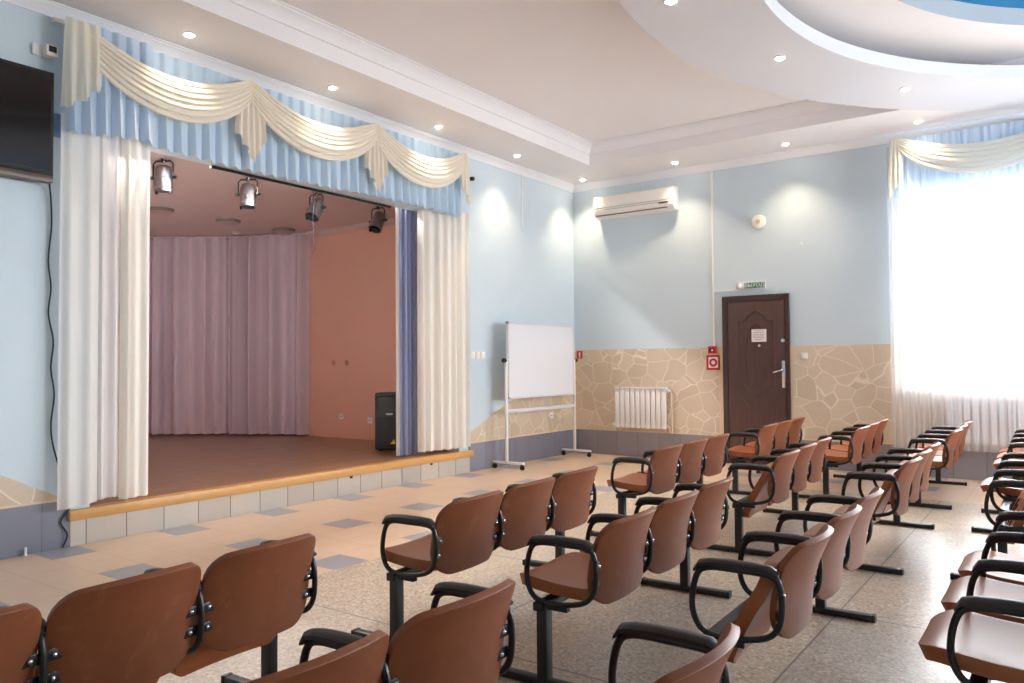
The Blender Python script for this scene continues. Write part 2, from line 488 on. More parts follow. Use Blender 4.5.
# hanging plaster ring
ring = MB()
prof = [(3.54, 4.2), (3.54, HS-.006), (4.5, HS-.006), (4.5, HU), (4.38, HU), (4.38, 4.2), (3.54, 4.2)]
NR = 128
for k in range(NR):
    a = 2*PI*k/NR
    for (r, z) in prof:
        x, y = CX+r*cos(a), CY+r*sin(a)
        ring.v.append(Vector((min(x, RX-.02), min(y, -.07), z)))
m_ = len(prof)
for k in range(NR):
    j = (k+1) % NR
    for i in range(m_-1):
        ring.f.append([k*m_+i, j*m_+i, j*m_+i+1, k*m_+i+1]); ring.mi.append(0)
struct(ring, 'ceiling_ring', M['ring_white'])

# cornices ----------------------------------------------------------------
CP = [(0, .09), (.014, .089), (.018, .078), (.028, .066), (.044, .046), (.066, .028), (.076, .022), (.08, .012), (.094, .01), (.095, 0)]  # (out from wall, down from ceiling)
def cornice(name, p0, p1, nrm, ztop, scale=1., m=None):
    p0, p1, nrm = Vector(p0), Vector(p1), Vector(nrm)
    mb = MB(); vs = []
    pr = CP+[(0, 0)]
    for p in (p0, p1):
        for (o_, dn) in pr:
            q = p+nrm*o_*scale; vs.append((q.x, q.y, ztop-dn*scale))
    k = len(pr)
    fs = [(i, (i+1) % k, k+(i+1) % k, k+i) for i in range(k)]+[tuple(range(k)), tuple(range(2*k-1, k-1, -1))]
    mb.add(vs, fs)
    return struct(mb, name, m or M['white_plaster'], angle=28)
cornice('trim_1', (0, RY, 0), (0, 0, 0), (1, 0, 0), HS-.002)
cornice('trim_2', (0, 0, 0), (RX, 0, 0), (0, -1, 0), HS-.002)
cornice('trim_3', (SX, RY+1, 0), (SX, SY, 0), (1, 0, 0), HU-.002, 1.35)
cornice('trim_4', (SX, SY, 0), (RX-.9, SY, 0), (0, -1, 0), HU-.002, 1.35)

# tiled skirting with a cream cap ------------------------------------------
def skirting(name, a, b, mt):
    o = struct(MB().box(a, b), name, mt)
    cap = MB(); cap.box((a[0], a[1], b[2]-.001), (b[0]+(.004 if abs(b[0]-a[0]) < .1 else 0), b[1] if abs(b[0]-a[0]) < .1 else b[1], b[2]+.014))
    cap.build('cap_strip', M['cream_trim'], o)
skirting('baseboard_left', (0, -2.6, 0), (.015, 0, SK), M['grey_tile_y'])
skirting('baseboard_left_front', (0, RY, 0), (.015, -7.4, SK), M['grey_tile_y'])
skirting('baseboard_back', (.015, -.015, 0), (2.36, 0, SK), M['grey_tile_x'])
skirting('baseboard_back_right', (3.245, -.015, 0), (RX, 0, SK), M['grey_tile_x'])

# stone wainscot ------------------------------------------------------------
wn = MB(); wn.box((.0, -.008, SK+.014), (2.29, 0, WA)); wn.box((3.29, -.008, SK+.014), (4.62, 0, WA)); wn.box((4.62, -.008, SK+.014), (RX, 0, WZ0-.02))
struct(wn, 'wainscot_back', M['stone'])
ws = MB(); A = Matrix(((0,0,1,0),(1,0,0,0),(0,1,0,0),(0,0,0,1)))
ws.prism([(-2.62, SK+.014), (-.008, SK+.014), (-.008, WA), (-2.62, .47)], 0, .008, A)
struct(ws, 'wainscot_left', M['stone'])
wl = MB(); wl.prism([(-9.7, SK+.014), (-7.25, SK+.014), (-7.45, .37), (-9.7, 1.56)], 0, .008, A)
struct(wl, 'wainscot_left_front', M['stone'])
tr = MB(); tr.box((2.29, -.012, SK+.014), (2.36, 0, WA)); tr.box((3.245, -.012, SK+.014), (3.29, 0, WA))
struct(tr, 'trim_5', M['cream_trim'])

# ------------------------------------------------------------------ windows
def window(idx, axis, u0, u1, at, sgn):
    """white frame with mullions and panes set into the wall opening"""
    fr = MB(); pn = MB()
    t0, t1 = at+sgn*.16, at+sgn*.22
    def bx(mb, a, b, p, q, d0=t0, d1=t1):
        if axis == 'x': mb.box((a, d0, p), (b, d1, q))
        else: mb.box((d0, a, p), (d1, b, q))
    bx(fr, u0, u0+.07, WZ0, WZ1); bx(fr, u1-.07, u1, WZ0, WZ1); bx(fr, u0+.07, u1-.07, WZ0, WZ0+.07); bx(fr, u0+.07, u1-.07, WZ1-.07, WZ1)
    for k in (1, 2):
        u = u0+(u1-u0)*k/3; bx(fr, u-.04, u+.04, WZ0+.07, WZ1-.07)
    bx(fr, u0+.07, u1-.07, WZ1-.72, WZ1-.64)
    o = struct(fr, f'window_{idx}', M['frame_white'])  # only the first window is in view, later ones are added light openings
    dm = (t0+t1)/2
    for k in range(3):
        for (p, q) in ((WZ0+.07, WZ1-.72), (WZ1-.64, WZ1-.07)):
            a = u0+(u1-u0)*k/3+(.07 if k == 0 else .04); b = u0+(u1-u0)*(k+1)/3-(.07 if k == 2 else .04)
            pn = MB(); bx(pn, a, b, p, q, dm-.003, dm+.003); pn.build('pane', M['glass'], o)
    sl = MB()
    if axis == 'x': sl.box((u0-.06, at-sgn*.08, WZ0-.035), (u1+.06, at+sgn*.16, WZ0), bev=.008)
    else: sl.box((at-sgn*.08, u0-.06, WZ0-.035), (at+sgn*.16, u1+.06, WZ0), bev=.008)
    sl.build('sill', M['frame_white'], o)
    # daylight sampling portal filling the opening
    L = bpy.data.lights.new('window_portal', 'AREA'); L.shape = 'RECTANGLE'
    L.size = u1-u0; L.size_y = WZ1-WZ0; L.cycles.is_portal = True
    p = bpy.data.objects.new('window_portal', L); C.objects.link(p); p.parent = o
    um, zm = (u0+u1)/2, (WZ0+WZ1)/2
    if axis == 'x': p.location = (um, at+sgn*.34, zm); p.rotation_euler = (-PI/2, 0, 0)
    else: p.location = (at+sgn*.34, um, zm); p.rotation_euler = (0, PI/2, 0); L.size, L.size_y = L.size_y, L.size
wi = 0
for (a, b) in BW: wi += 1; window(wi, 'x', a, b, 0, 1)
for (a, b) in RW_ADDED: wi += 1; window(wi, 'y', a, b, RX, 1)

# ------------------------------------------------------------------ door
dr = MB(); Z = on_back(0, 0)
dr.box((2.36, -.05, 0), (2.43, .0, 2.24)); dr.box((3.2, -.05, 0), (3.245, .0, 2.24)); dr.box((2.43, -.05, 2.165), (3.2, 0, 2.24))
door = struct(dr, 'door_1', M['door_frame'])
lf = MB(); lf.box((2.435, -.045, .012), (3.195, -.004, 2.16), bev=.004); lf.build('door_leaf', M['door'], door)
em = MB()
def strip(pts, r=.0095): em.tube([(p[0], -.046, p[1]) for p in catmull([(a, b, 0) for a, b in pts], 6)] if False else [(q.x, -.046, q.y) for q in catmull([(a, b, 0) for a, b in pts], 6)], r, 6)
xc = 2.815; hw = .235
strip([(xc-hw, 1.9), (xc-hw+.09, 1.905), (xc-.1, 1.97), (xc, 2.03), (xc+.1, 1.97), (xc+hw-.09, 1.905), (xc+hw, 1.9)])
strip([(xc-hw, 1.9), (xc-hw, 1.5), (xc-hw, 1.04)]); strip([(xc+hw, 1.9), (xc+hw, 1.5), (xc+hw, 1.04)])
strip([(xc-hw, 1.04), (xc-hw+.09, 1.03), (xc-.1, .94), (xc, .9), (xc+.1, .94), (xc+hw-.09, 1.03), (xc+hw, 1.04)])
strip([(xc+.13*cos(t), 1.45+.42*sin(t)) for t in [PI*2*k/16 for k in range(17)]], .006)
strip([(xc-hw, .86), (xc-hw+.07, .83), (xc-.11, .76)]); strip([(xc+hw, .86), (xc+hw-.07, .83), (xc+.11, .76)])
for sx in (-1, 1): strip([(xc+sx*.11, .5), (xc+sx*.11, .3), (xc+sx*.11, .16)]); strip([(xc+sx*.24, .62), (xc+sx*.24, .4), (xc+sx*.24, .16)])
em.build('embossed_moulding', M['door'], door)
hp = MB(); hp.box((3.145, -.053, 1.02), (3.19, -.044, 1.37), bev=.004); plate = hp.build('handle_plate', M['steel'], door)
hh = MB(); hh.tube([(3.168, -.053, 1.245), (3.168, -.095, 1.245), (3.155, -.1, 1.245), (3.05, -.1, 1.215)], .011, 8); hh.build('handle', M['steel'], door)
lk = MB(); lk.cyl((3.165, -.044, 1.63), (3.165, -.056, 1.63), .025, 16); lk.build('lock_rosette', M['steel'], door)
ey = MB(); ey.cyl((2.86, -.044, 1.57), (2.86, -.057, 1.57), .018, 12); ey.build('peephole', M['steel'], door)
nt = thing('paper_notice', (2.86, -.0545, 1.62), 'small white printed paper notice stuck on the brown door', 'notice')
MB().box((2.76, -.0555, 1.62), (2.955, -.0535, 1.785)).build('sheet', M['paper'], nt)
ink = MB()
for k, (a, b) in enumerate([(.04, .15), (.02, .17), (.03, .165), (.02, .15), (.03, .17), (.05, .14)]):
    z = 1.765-k*.023; x = 2.76+a
    while x < 2.76+b:
        L = random.uniform(.012, .03); ink.box((x, -.0562, z-.004), (min(x+L, 2.76+b+.01), -.0556, z+.004)); x += L+.006
ink.build('printed_lines', M['ink'], nt)

# ------------------------------------------------------------------ stage
st = thing('stage_platform', (0, -5.0, 0), 'raised stage platform with brown wooden floor and pale tiled front', 'stage')
SZ = .272
dk = MB(); dk.box((-7, -7.4, SZ-.05), (-.06, -2.0, SZ)); dk.build('deck', M['stage_floor'], st)
MB().box((-.07, -7.42, SZ-.078), (.05, -2.55, SZ+.002), bev=.008).build('edge_board', M['edge_board'], st)['label'] = 'light pine edge board'
MB().box((-.06, -7.4, 0), (.018, -2.6, SZ-.078)).build('tiled_riser', M['white_tile'], st)['label'] = 'pale tiled riser'
for y in (-4.58, -3.32): MB().box((.012, y-.02, SZ-.105), (.0195, y+.02, SZ-.08)).build('vent_hole', M['dark_grille'], st)
struct(MB().box((-7, -2.3, SZ), (-.2, -2.2, 3.5)), 'wall_stage_right', M['salmon'])
struct(MB().box((-7.1, -7.7, SZ), (-7, -2.2, 3.5)), 'wall_stage_back', M['salmon'])
struct(MB().box((-7, -7.7, SZ), (-.2, -7.6, 3.5)), 'wall_stage_left', M['salmon'])
struct(MB().box((-7.1, -7.7, 3.42), (-.2, -2.2, 3.5)), 'ceiling_stage', M['stage_ceiling'])
cornice('trim_6', (-7, -2.3, 0), (-.2, -2.3, 0), (0, -1, 0), 3.419, .9, M['stage_ceiling'])

# cloth builders ------------------------------------------------------------
def curtain_mb(path, z0, z1, folds, amp, seed=0, nv=14, per=10, hem=None, gather=.45, flare=1.):
    """hanging cloth along a plan polyline; z0 bottom (or function of t), pleats run down it"""
    rnd = random.Random(seed)
    P = [Vector((*p, 0)) for p in path]
    seg = [(P[i+1]-P[i]).length for i in range(len(P)-1)]; T = sum(seg)
    def at(t):
        d = t*T
        for i, s in enumerate(seg):
            if d <= s or i == len(seg)-1:
                q = P[i].lerp(P[i+1], d/s); dr_ = (P[i+1]-P[i]).normalized(); return q, Vector((-dr_.y, dr_.x, 0)), dr_
            d -= s
    nf = int(math.ceil(folds))+2
    wdt = [rnd.uniform(.6, 1.4) for _ in range(nf)]; cum = [0]
    for q in wdt: cum.append(cum[-1]+q)
    am = [rnd.uniform(.55, 1.15) for _ in range(nf+1)]
    sk = [rnd.uniform(-.25, .25) for _ in range(nf+1)]
    tot = cum[-1]
    def ph(t):
        g = t*tot
        for i in range(nf):
            if g <= cum[i+1] or i == nf-1:
                return i, (g-cum[i])/wdt[i]
    nu = int(nf*per)
    zb = z0 if callable(z0) else (lambda t: z0)
    def fn(u, v):
        q, nrm, tg = at(u); i, fr = ph(u)
        a = amp*am[i]*(gather+(1-gather)*min(1, (1-v)*1.6))*flare
        off = a*cos(2*PI*fr)+a*.3*sin(4*PI*fr+sk[i]*6)
        side = a*.55*sin(2*PI*fr)*sk[i]*2
        p = q+nrm*off+tg*side
        zz = zb(u)
        return (p.x, p.y, zz+(z1-zz)*v)
    mb = MB(); mb.grid(fn, nu, nv); return mb

def swag_mb(ya, yb, x0, zt, sagt, sagb, axis='y', seed=0, nf=6, sgn=1, endh=.1):
    rnd = random.Random(seed); amps = [rnd.uniform(.7, 1.2) for _ in range(12)]
    def fn(u, v):
        S0 = max(1e-6, 4*u*(1-u)); S = S0**(1.2-.5*v)
        d = sagt+(sagb-sagt)*v
        z = zt-d*S-endh*v*(1-S)
        p = v*nf; i = int(min(p, nf-1)); fr = p-i
        rel = .008+.016*S
        bul = .05*S*sin(PI*(v*.8+.15))
        fold = rel*amps[i]*(sin(PI*fr)**.7 if 0 < fr < 1 else 0)
        z -= .02*S*amps[i]*sin(PI*fr)
        a = ya+(yb-ya)*u
        x = x0+sgn*(bul+fold+.01)
        return (x, a, z) if axis == 'y' else (a, x, z)
    mb = MB(); mb.grid(fn, 44, nf*9); return mb

def tail_mb(yc, wd, x0, zt, hem, axis='y', sgn=1, nf=5, amp=.018, ruffle=.01, taper=True):
    """cascade tail: pleated strip whose hem height is hem(u), u in -1..1"""
    def fn(u, v):
        s = 2*u-1; zb = hem(s)
        z = zt+(zb-zt)*v
        wv = wd*(.5+1.1*v-.62*v*v) if taper else wd*(.88+.12*v)
        a = yc+s*wv/2
        x = x0+sgn*(.055+amp*(.5+.7*v)*cos(PI*nf*s)+.02*v*(1-s*s))
        if v > .6: x += sgn*ruffle*(v-.6)*2*sin(26*s); z += ruffle*(v-.6)*1.5*cos(31*s+2)
        return (x, a, z) if axis == 'y' else (a, x, z)
    mb = MB(); mb.grid(fn, 60, 20); return mb

# stage valance ---------------------------------------------------------------
va = thing('stage_valance', (.05, -5.15, 3.1), 'long pale blue pleated valance with cream swags above the stage', 'valance')
MB().box((.0, -7.56, 3.95), (.05, -2.75, 3.985)).build('curtain_rail', M['white_plastic'], va)
sk_ = MB()
def skirt(y0, y1, x0, zb, n, amp, seed, zt=3.97):
    rnd = random.Random(seed); hs = [rnd.uniform(.7, 1.15) for _ in range(n+2)]
    def fn(u, v):
        p = u*n; i = int(min(p, n-1)); fr = p-i
        k = (fr/.26 if fr < .26 else 1-(fr-.26)/.74)          # knife pleat: quick rise, slow return
        x = x0+amp*hs[i]*k*(.35+.65*(1-v))
        z0_ = zb(u)+.008*sin(2*PI*fr)*(1-v)
        return (x, y0+(y1-y0)*u, z0_+(zt-z0_)*v)
    sk_.grid(fn, n*10, 8)
skirt(-6.88, -2.78, .065, lambda u: 3.165-.02*sin(PI*u*2)+.0*u, 31, .075, 3)
sk_.build('pleated_skirt', M['blue_cloth'], va, angle=60)
sk_ = MB(); skirt(-7.52, -6.84, .15, lambda u: 3.10+.07*u, 6, .08, 5)
sk_.build('pleated_skirt', M['blue_voile'], va, angle=60)
PK = [-7.42, -5.93, -4.36, -2.87]
for i in range(3):
    swag_mb(PK[i]-.03, PK[i+1]+.03, .17, 3.965, .215, .565, seed=i+1, nf=7, endh=.14).build('swag', M['cream_cloth'], va, angle=70)
tail_mb(-7.42, .3, .15, 3.955, lambda s: 3.36+.1*s+(.03 if s > .3 else 0)-.02*cos(9*s), nf=3, amp=.018, taper=False).build('tail', M['cream_voile'], va, angle=70)
for y in (PK[1], PK[2]):
    tail_mb(y+.01, .33, .125, 3.93, lambda s: 3.19+.26*abs(s)**.8, nf=5).build('tail', M['cream_cloth'], va, angle=70)
tail_mb(-2.86, .16, .13, 3.95, lambda s: 3.42-.14*s, nf=2).build('tail', M['cream_cloth'], va, angle=70)

# stage curtains ---------------------------------------------------------------
lc = thing('stage_curtain', (.05, -7.15, .3), 'long white curtain gathered at the left side of the stage', 'curtain')
curtain_mb([(.14, -7.54), (.1, -7.24)], lambda t: .305+.02*t, 3.25, 0, .016, 11, gather=.7).build('voile_panel', M['white_voile'], lc, angle=60)
curtain_mb([(.075, -7.27), (.02, -7.02)], .335, 3.25, 0, .03, 12, gather=.7).build('voile_panel', M['grey_voile'], lc, angle=60)
curtain_mb([(.06, -7.04), (.005, -6.775)], .305, 3.25, 1, .03, 13, gather=.7).build('drape_panel', M['white_cloth'], lc, angle=60)
curtain_mb([(-.1, -7.3), (-.12, -6.86)], .30, 3.25, 4, .03, 17, gather=.7).build('lining_panel', M['grey_voile'], lc, angle=60)

rc = thing('stage_curtain', (-.05, -3.2, .3), 'long cream white curtain gathered at the right side of the stage', 'curtain')
curtain_mb([(-.1, -3.40), (.0, -2.9), (.06, -2.675)], .32, 3.25, 4, .042, 21, gather=.7).build('drape_panel', M['white_cloth'], rc, angle=60)
curtain_mb([(.07, -2.69), (.07, -2.655)], .33, 3.25, 1, .02, 22, gather=.7).build('edge_voile', M['white_voile'], rc, angle=60)
bc = thing('blue_stage_curtain', (-.24, -3.75, .29), 'slate blue curtain hanging beside the white curtain, in front of the black speaker', 'curtain')
curtain_mb([(-.25, -3.60), (-.2, -3.22)], .285, 3.22, 3, .04, 34, gather=.8).build('drape_panel', M['royal_cloth'], bc, angle=60)
curtain_mb([(-.245, -3.635), (-.235, -3.59)], .29, 3.22, 1, .012, 33, gather=.8).build('white_edge', M['white_voile'], bc, angle=60)

lav = thing('backdrop_curtain', (-4.5, -2.9, .28), 'lavender satin backdrop curtain across the back of the stage', 'curtain')
curtain_mb([(-6.6, -7.2), (-6.5, -4.5), (-5.585, -3.64), (-4.55, -2.86), (-3.35, -2.33)], .295, 3.39, 32, .095, 41, per=11, gather=.8).build('satin_panel', M['lavender'], lav, angle=60)
MB().tube([(-6.6, -7.2, 3.4), (-6.5, -4.5, 3.4), (-5.585, -3.64, 3.4), (-4.55, -2.86, 3.4), (-3.33, -2.33, 3.4)], .012, 6).build('curtain_track', M['white_plastic'], lav)
pb = MB(); pb.cyl((-2.9, -2.38, 1.15), (-2.9, -2.38, 1.16), .01, 6)

# window curtains ------------------------------------------------------------
wv_ = thing('window_valance', (5.55, -.06, 3.2), 'pale blue voile valance with cream swag above the bright window', 'valance')
MB().box((4.5, -.05, 3.94), (6.75, 0, 3.98)).build('curtain_rail', M['white_plastic'], wv_)
curtain_mb([(6.72, -.21), (4.5, -.21)], lambda t: 3.31-.05*t+.01*sin(40*t), 3.955, 26, .022, 51, nv=8, gather=.6).build('pleated_skirt', M['blue_voile'], wv_, angle=60)
swag_mb(4.58, 6.34, -.25, 3.965, .2, .53, axis='x', seed=9, sgn=-1).build('swag', M['cream_voile'], wv_, angle=70)
tail_mb(4.56, .16, -.2, 3.95, lambda s: 3.36+.13*s, axis='x', sgn=-1, nf=3, amp=.02).build('tail', M['cream_voile'], wv_, angle=70)
tail_mb(6.36, .22, -.2, 3.95, lambda s: 3.3+.1*abs(s), axis='x', sgn=-1, nf=3, amp=.02).build('tail', M['cream_voile'], wv_, angle=70)
wc = thing('sheer_window_curtain', (5.3, -.14, .33), 'white sheer curtain hanging over the bright window and its radiator', 'curtain')
curtain_mb([(5.34, -.15), (4.45, -.145)], .335, 3.9, 12, .010, 61, nv=14, gather=.7).build('voile_panel', M['window_voile'], wc, angle=60)
curtain_mb([(6.62, -.15), (5.3, -.15)], .335, 3.9, 15, .010, 62, nv=14, gather=.7).build('voile_panel', M['window_voile'], wc, angle=60)

# ------------------------------------------------------------------ benches
def rr_outline_grid(w, h, r_top, r_bot, crown, nu=16, nv=18, curve=None):
    """sheet with rounded corners; curve(x,z)->offset; returns verts as (across, up)"""
    vs = []
    def hw(z):
        W = w/2
        d = 0
        if z > h-r_top:
            d = z-(h-r_top); return W-r_top+math.sqrt(max(0, r_top**2-d*d))
        if z < r_bot:
            d = r_bot-z; return W-r_bot+math.sqrt(max(0, r_bot**2-d*d))
        return W
    rows = []
    for j in range(nv+1):
        t = j/nv
        t = .5-.5*cos(PI*t)
        z = h*t
        row = []
        for i in range(nu+1):
            s = -1+2*i/nu
            x = s*hw(z)
            zz = z+crown*(1-(x/(w/2))**2)*max(0, (t-.5)*2)
            row.append((x, zz))
        rows.append(row)
    return rows

def sheet(name, rows, fn, thick, m, parent, bev=.006):
    """solid rounded shell from a grid of (a,b) mapped by fn to 3-D"""
    mb = MB(); nv = len(rows); nu = len(rows[0])
    vs = [fn(a, b) for r in rows for (a, b) in r]
    fs = [(j*nu+i, j*nu+i+1, (j+1)*nu+i+1, (j+1)*nu+i) for j in range(nv-1) for i in range(nu-1)]
    mb.add(vs, fs)
    o = mb.build(name, m, parent, angle=60)
    s = o.modifiers.new('s', 'SOLIDIFY'); s.thickness = thick; s.offset = 0; s.use_even_offset = False
    b = o.modifiers.new('b', 'BEVEL'); b.width = thick*.42; b.segments = 3; b.limit_method = 'ANGLE'; b.angle_limit = math.radians(50)
    apply_mods(o)
    o.data.polygons.foreach_set('use_smooth', [True]*len(o.data.polygons)); o.data.set_sharp_from_angle(angle=math.radians(60))
    return o

PITCH = .547; HL = 1.5*PITCH
def seat_fn(yc, up):
    piv = Vector((.155, 0, .385))
    ang = math.radians(117) if up else math.radians(4)
    def fn(a, b):                     # a across, b from rear (0) to front (.385)
        x = .225-b
        z = .395+.010*(1-(a/.24)**2)*0-.010*sin(PI*min(1, b/.36))+.012*(abs(a)/.24)**2
        if b > .31: z -= 3.2*(b-.31)**2
        if b < .05: z += 4*(.05-b)**2
        p = Vector((x, 0, z))-piv
        ca, sa = cos(ang), sin(ang)   # front edge goes up
        q = Vector((p.x*ca+p.z*sa*1.0, 0, -p.x*sa+p.z*ca)) + piv
        return (q.x-(.112 if up else 0), yc+a, q.z-(.07 if up else 0))
    return fn
def back_fn(yc):
    def fn(a, b):                     # b height from bottom 0..0.385
        t = b/.355
        x = .25+.07*t+.026*t**3-.014*sin(PI*t)-.058*(a/.25)**2*(.6+.4*t)
        return (x, yc+a, .352+b)
    return fn
PROTO = {}
def build_parts():
    tmp = bpy.data.objects.new('tmp', None); C.objects.link(tmp)
    rows_b = rr_outline_grid(.522, .345, .07, .12, .018)
    rows_s = rr_outline_grid(.49, .40, .11, .05, .0, 22, 24)
    P = PROTO
    P['back'] = sheet('backrest', rows_b, back_fn(0), .024, M['leather'], tmp)
    P['seat_down'] = sheet('seat', rows_s, seat_fn(0, False), .048, M['seat_leather'], tmp)
    P['seat_up'] = sheet('seat', rows_s, seat_fn(0, True), .048, M['seat_leather'], tmp)
    loop = catmull([(-.01, 0, .598), (.1, 0, .602), (.215, 0, .598), (.247, 0, .565), (.254, 0, .49), (.24, 0, .42), (.19, 0, .375), (.07, 0, .352), (-.02, 0, .36), (-.062, 0, .4), (-.075, 0, .47), (-.055, 0, .565)], 5, True)
    P['arm'] = MB().tube(loop, .0115, 10, closed=True).build('armrest', M['black_metal'], tmp)
    # moulded pad: rounded bar following the top of the loop
    pad = MB(); pts = [(-.062, .583), (-.042, .605), (-.005, .613), (.06, .617), (.15, .617), (.215, .613), (.246, .6)]
    sec = [(-.024, -.004), (-.026, .008), (-.018, .017), (0, .02), (.018, .017), (.026, .008), (.024, -.004), (0, -.008)]
    for k, (x, z) in enumerate(pts):
        s = .55 if k in (0, len(pts)-1) else 1.
        pad.v += [Vector((x, a*(.8 if s < 1 else 1), z+b*s)) for a, b in sec]
    ns = len(sec)
    for k in range(len(pts)-1):
        for i in range(ns): pad.f.append([k*ns+i, k*ns+(i+1) % ns, (k+1)*ns+(i+1) % ns, (k+1)*ns+i]); pad.mi.append(0)
    pad.f.append(list(range(ns))); pad.f.append([(len(pts)-1)*ns+i for i in range(ns)]); pad.mi += [0, 0]
    P['pad'] = pad.build('arm_pad', M['black_pad'], tmp, angle=50)
    # back brackets and bolts (left and right side of a backrest, two heights)
    bf = back_fn(0)
    for sd in (-1, 1):
        for k, h in enumerate((.105, .175)):
            p = Vector(bf(sd*.243, h)); br = MB()
            br.box((p.x+.012, sd*.212, p.z-.017), (p.x+.02, sd*.272, p.z+.018), bev=.003)
            P['br', sd, k] = br.build('mounting_bracket', M['black_metal'], tmp)
            bo = MB(); bo.lathe([(0, .007), (.004, .0065), (.0075, .0035), (.0085, 0)], 10, Matrix.Translation((p.x+.02, sd*.238, p.z)) @ Matrix.Rotation(PI/2, 4, 'Y'))
            P['bo', sd, k] = bo.build('bolt', M['steel'], tmp)
    P['beam'] = MB().box((-.035, -HL-.02, .315), (.015, HL+.02, .352), bev=.004).build('beam', M['black_metal'], tmp)
    P['post'] = MB().box((-.022, -.025, .03), (.028, .025, .342), bev=.004).box((.0, -.016, .325), (.12, .016, .345), bev=.003).build('post', M['black_metal'], tmp)
    P['foot'] = MB().box((-.255, -.024, .004), (.255, .024, .034), bev=.004).build('foot', M['black_metal'], tmp)
    for sd in (-1, 1): P['cap', sd] = MB().box((sd*.255, -.026, .0), (sd*.275, .026, .037), bev=.004).build('end_cap', M['black_plastic'], tmp)
    for key, up in (('sb_down', False), ('sb_up', True)):
        f_ = seat_fn(0, up); mb = MB()
        for a in (-.14, .14):
            p0 = Vector(f_(a, .03)); p1 = Vector(f_(a, .27)); nrm = Vector(((p1-p0).z, 0, -(p1-p0).x)).normalized()*.027
            if not up: nrm = Vector((0, 0, -.027))
            else: nrm = Vector((-.027, 0, 0)); p0, p1 = Vector(f_(a, .05)), Vector(f_(a, .2))
            mb.tube([p0+nrm, p1+nrm], .009, 6)
            mb.tube([(-.01, a, .345), p0.lerp(p1, .3)+nrm], .009, 6)
        mb.tube([(-.01, -.14, .345), (-.01, .14, .345)], .008, 6)
        P[key] = mb.build('seat_bracket', M['black_metal'], tmp)
    return tmp
TMP = build_parts()

def clone(src, parent, loc=(0, 0, 0)):
    o = src.copy(); C.objects.link(o); o.parent = parent; o.location = loc; return o

def bench(x, yc, state, label, rot=.03, length_scale=1.):
    t = thing('auditorium_bench', (x, yc, 0), label, 'bench', 'three-seat benches in rows facing the stage')
    P = PROTO
    clone(P['beam'], t)
    for s in (-1, 1):
        clone(P['post'], t, (0, s*HL*.985, 0))
        ft = clone(P['foot'], t, (0, s*HL*.985, 0))
        for sd in (-1, 1): clone(P['cap', sd], ft)
    for k in range(3):
        y = (k-1)*PITCH; up = state[k] == 'u'
        clone(P['seat_up' if up else 'seat_down'], t, (0, y, 0))
        clone(P['sb_up' if up else 'sb_down'], t, (0, y, 0))
        b = clone(P['back'], t, (0, y, 0))
        for sd in (-1, 1):
            for q in (0, 1): clone(P['br', sd, q], b); clone(P['bo', sd, q], b)
    for k in range(4):
        a = clone(P['arm'], t, (0, -HL+k*PITCH, 0)); clone(P['pad'], a)
    t.scale = (1, length_scale, 1); t.rotation_euler = (0, 0, rot)
    return t

# row, x of posts, bench centre, seats from the near end (d = down, u = tipped up)
R1, R2, R3, R4 = 'in the row nearest the stage', 'in the second row from the stage', 'in the third row from the stage', 'in the row farthest from the stage'
B = [
 (3.525, -8.97, 'uuu', f'brown three-seat bench {R1}, nearest the camera, seats tipped up'),
 (3.47, -6.70, 'ddd', f'brown three-seat bench {R1}, second from the near end'),
 (3.34, -4.08, 'ddd', f'brown three-seat bench {R1}, in front of the radiator'),
 (3.33, -1.58, 'ddd', f'brown three-seat bench {R1}, close to the brown door'),
 (4.50, -9.085, 'ddd', f'brown three-seat bench {R2}, cut off at the bottom edge'),
 (4.32, -6.68, 'ddd', f'brown three-seat bench {R2}, near end and leg in view'),
 (4.20, -3.98, 'uud', f'brown three-seat bench {R2}, near seat tipped up'),
 (4.19, -1.45, 'ddd', f'brown three-seat bench {R2}, farthest from the camera'),
 (5.19, -9.10, 'ddd', f'brown bench {R3}, cut off at the bottom edge'),
 (5.07, -6.66, 'uuu', f'brown bench {R3}, second from the near end'),
 (5.00, -3.98, 'uuu', f'brown bench {R3}, third from the near end'),
 (4.98, -1.35, 'ddd', f'brown bench {R3}, farthest from the camera'),
 (5.93, -6.66, 'ddd', f'brown bench {R4}, its seats large at the right edge'),
 (5.80, -3.90, 'uud', f'brown bench {R4}, middle one, only its far seat down'),
 (5.76, -1.35, 'ddd', f'brown bench {R4}, farthest one before the window'),
]
for k, (x, y, s_, lab) in enumerate(B): bench(x, y, s_, lab, (.055, .055, .02, .02, .01, .04, .04, .02, .01, .02, .02, .02, .0, .02, .02)[k], .935 if k == 0 else 1.)
for o in list(TMP.children): bpy.data.objects.remove(o)
bpy.data.objects.remove(TMP)

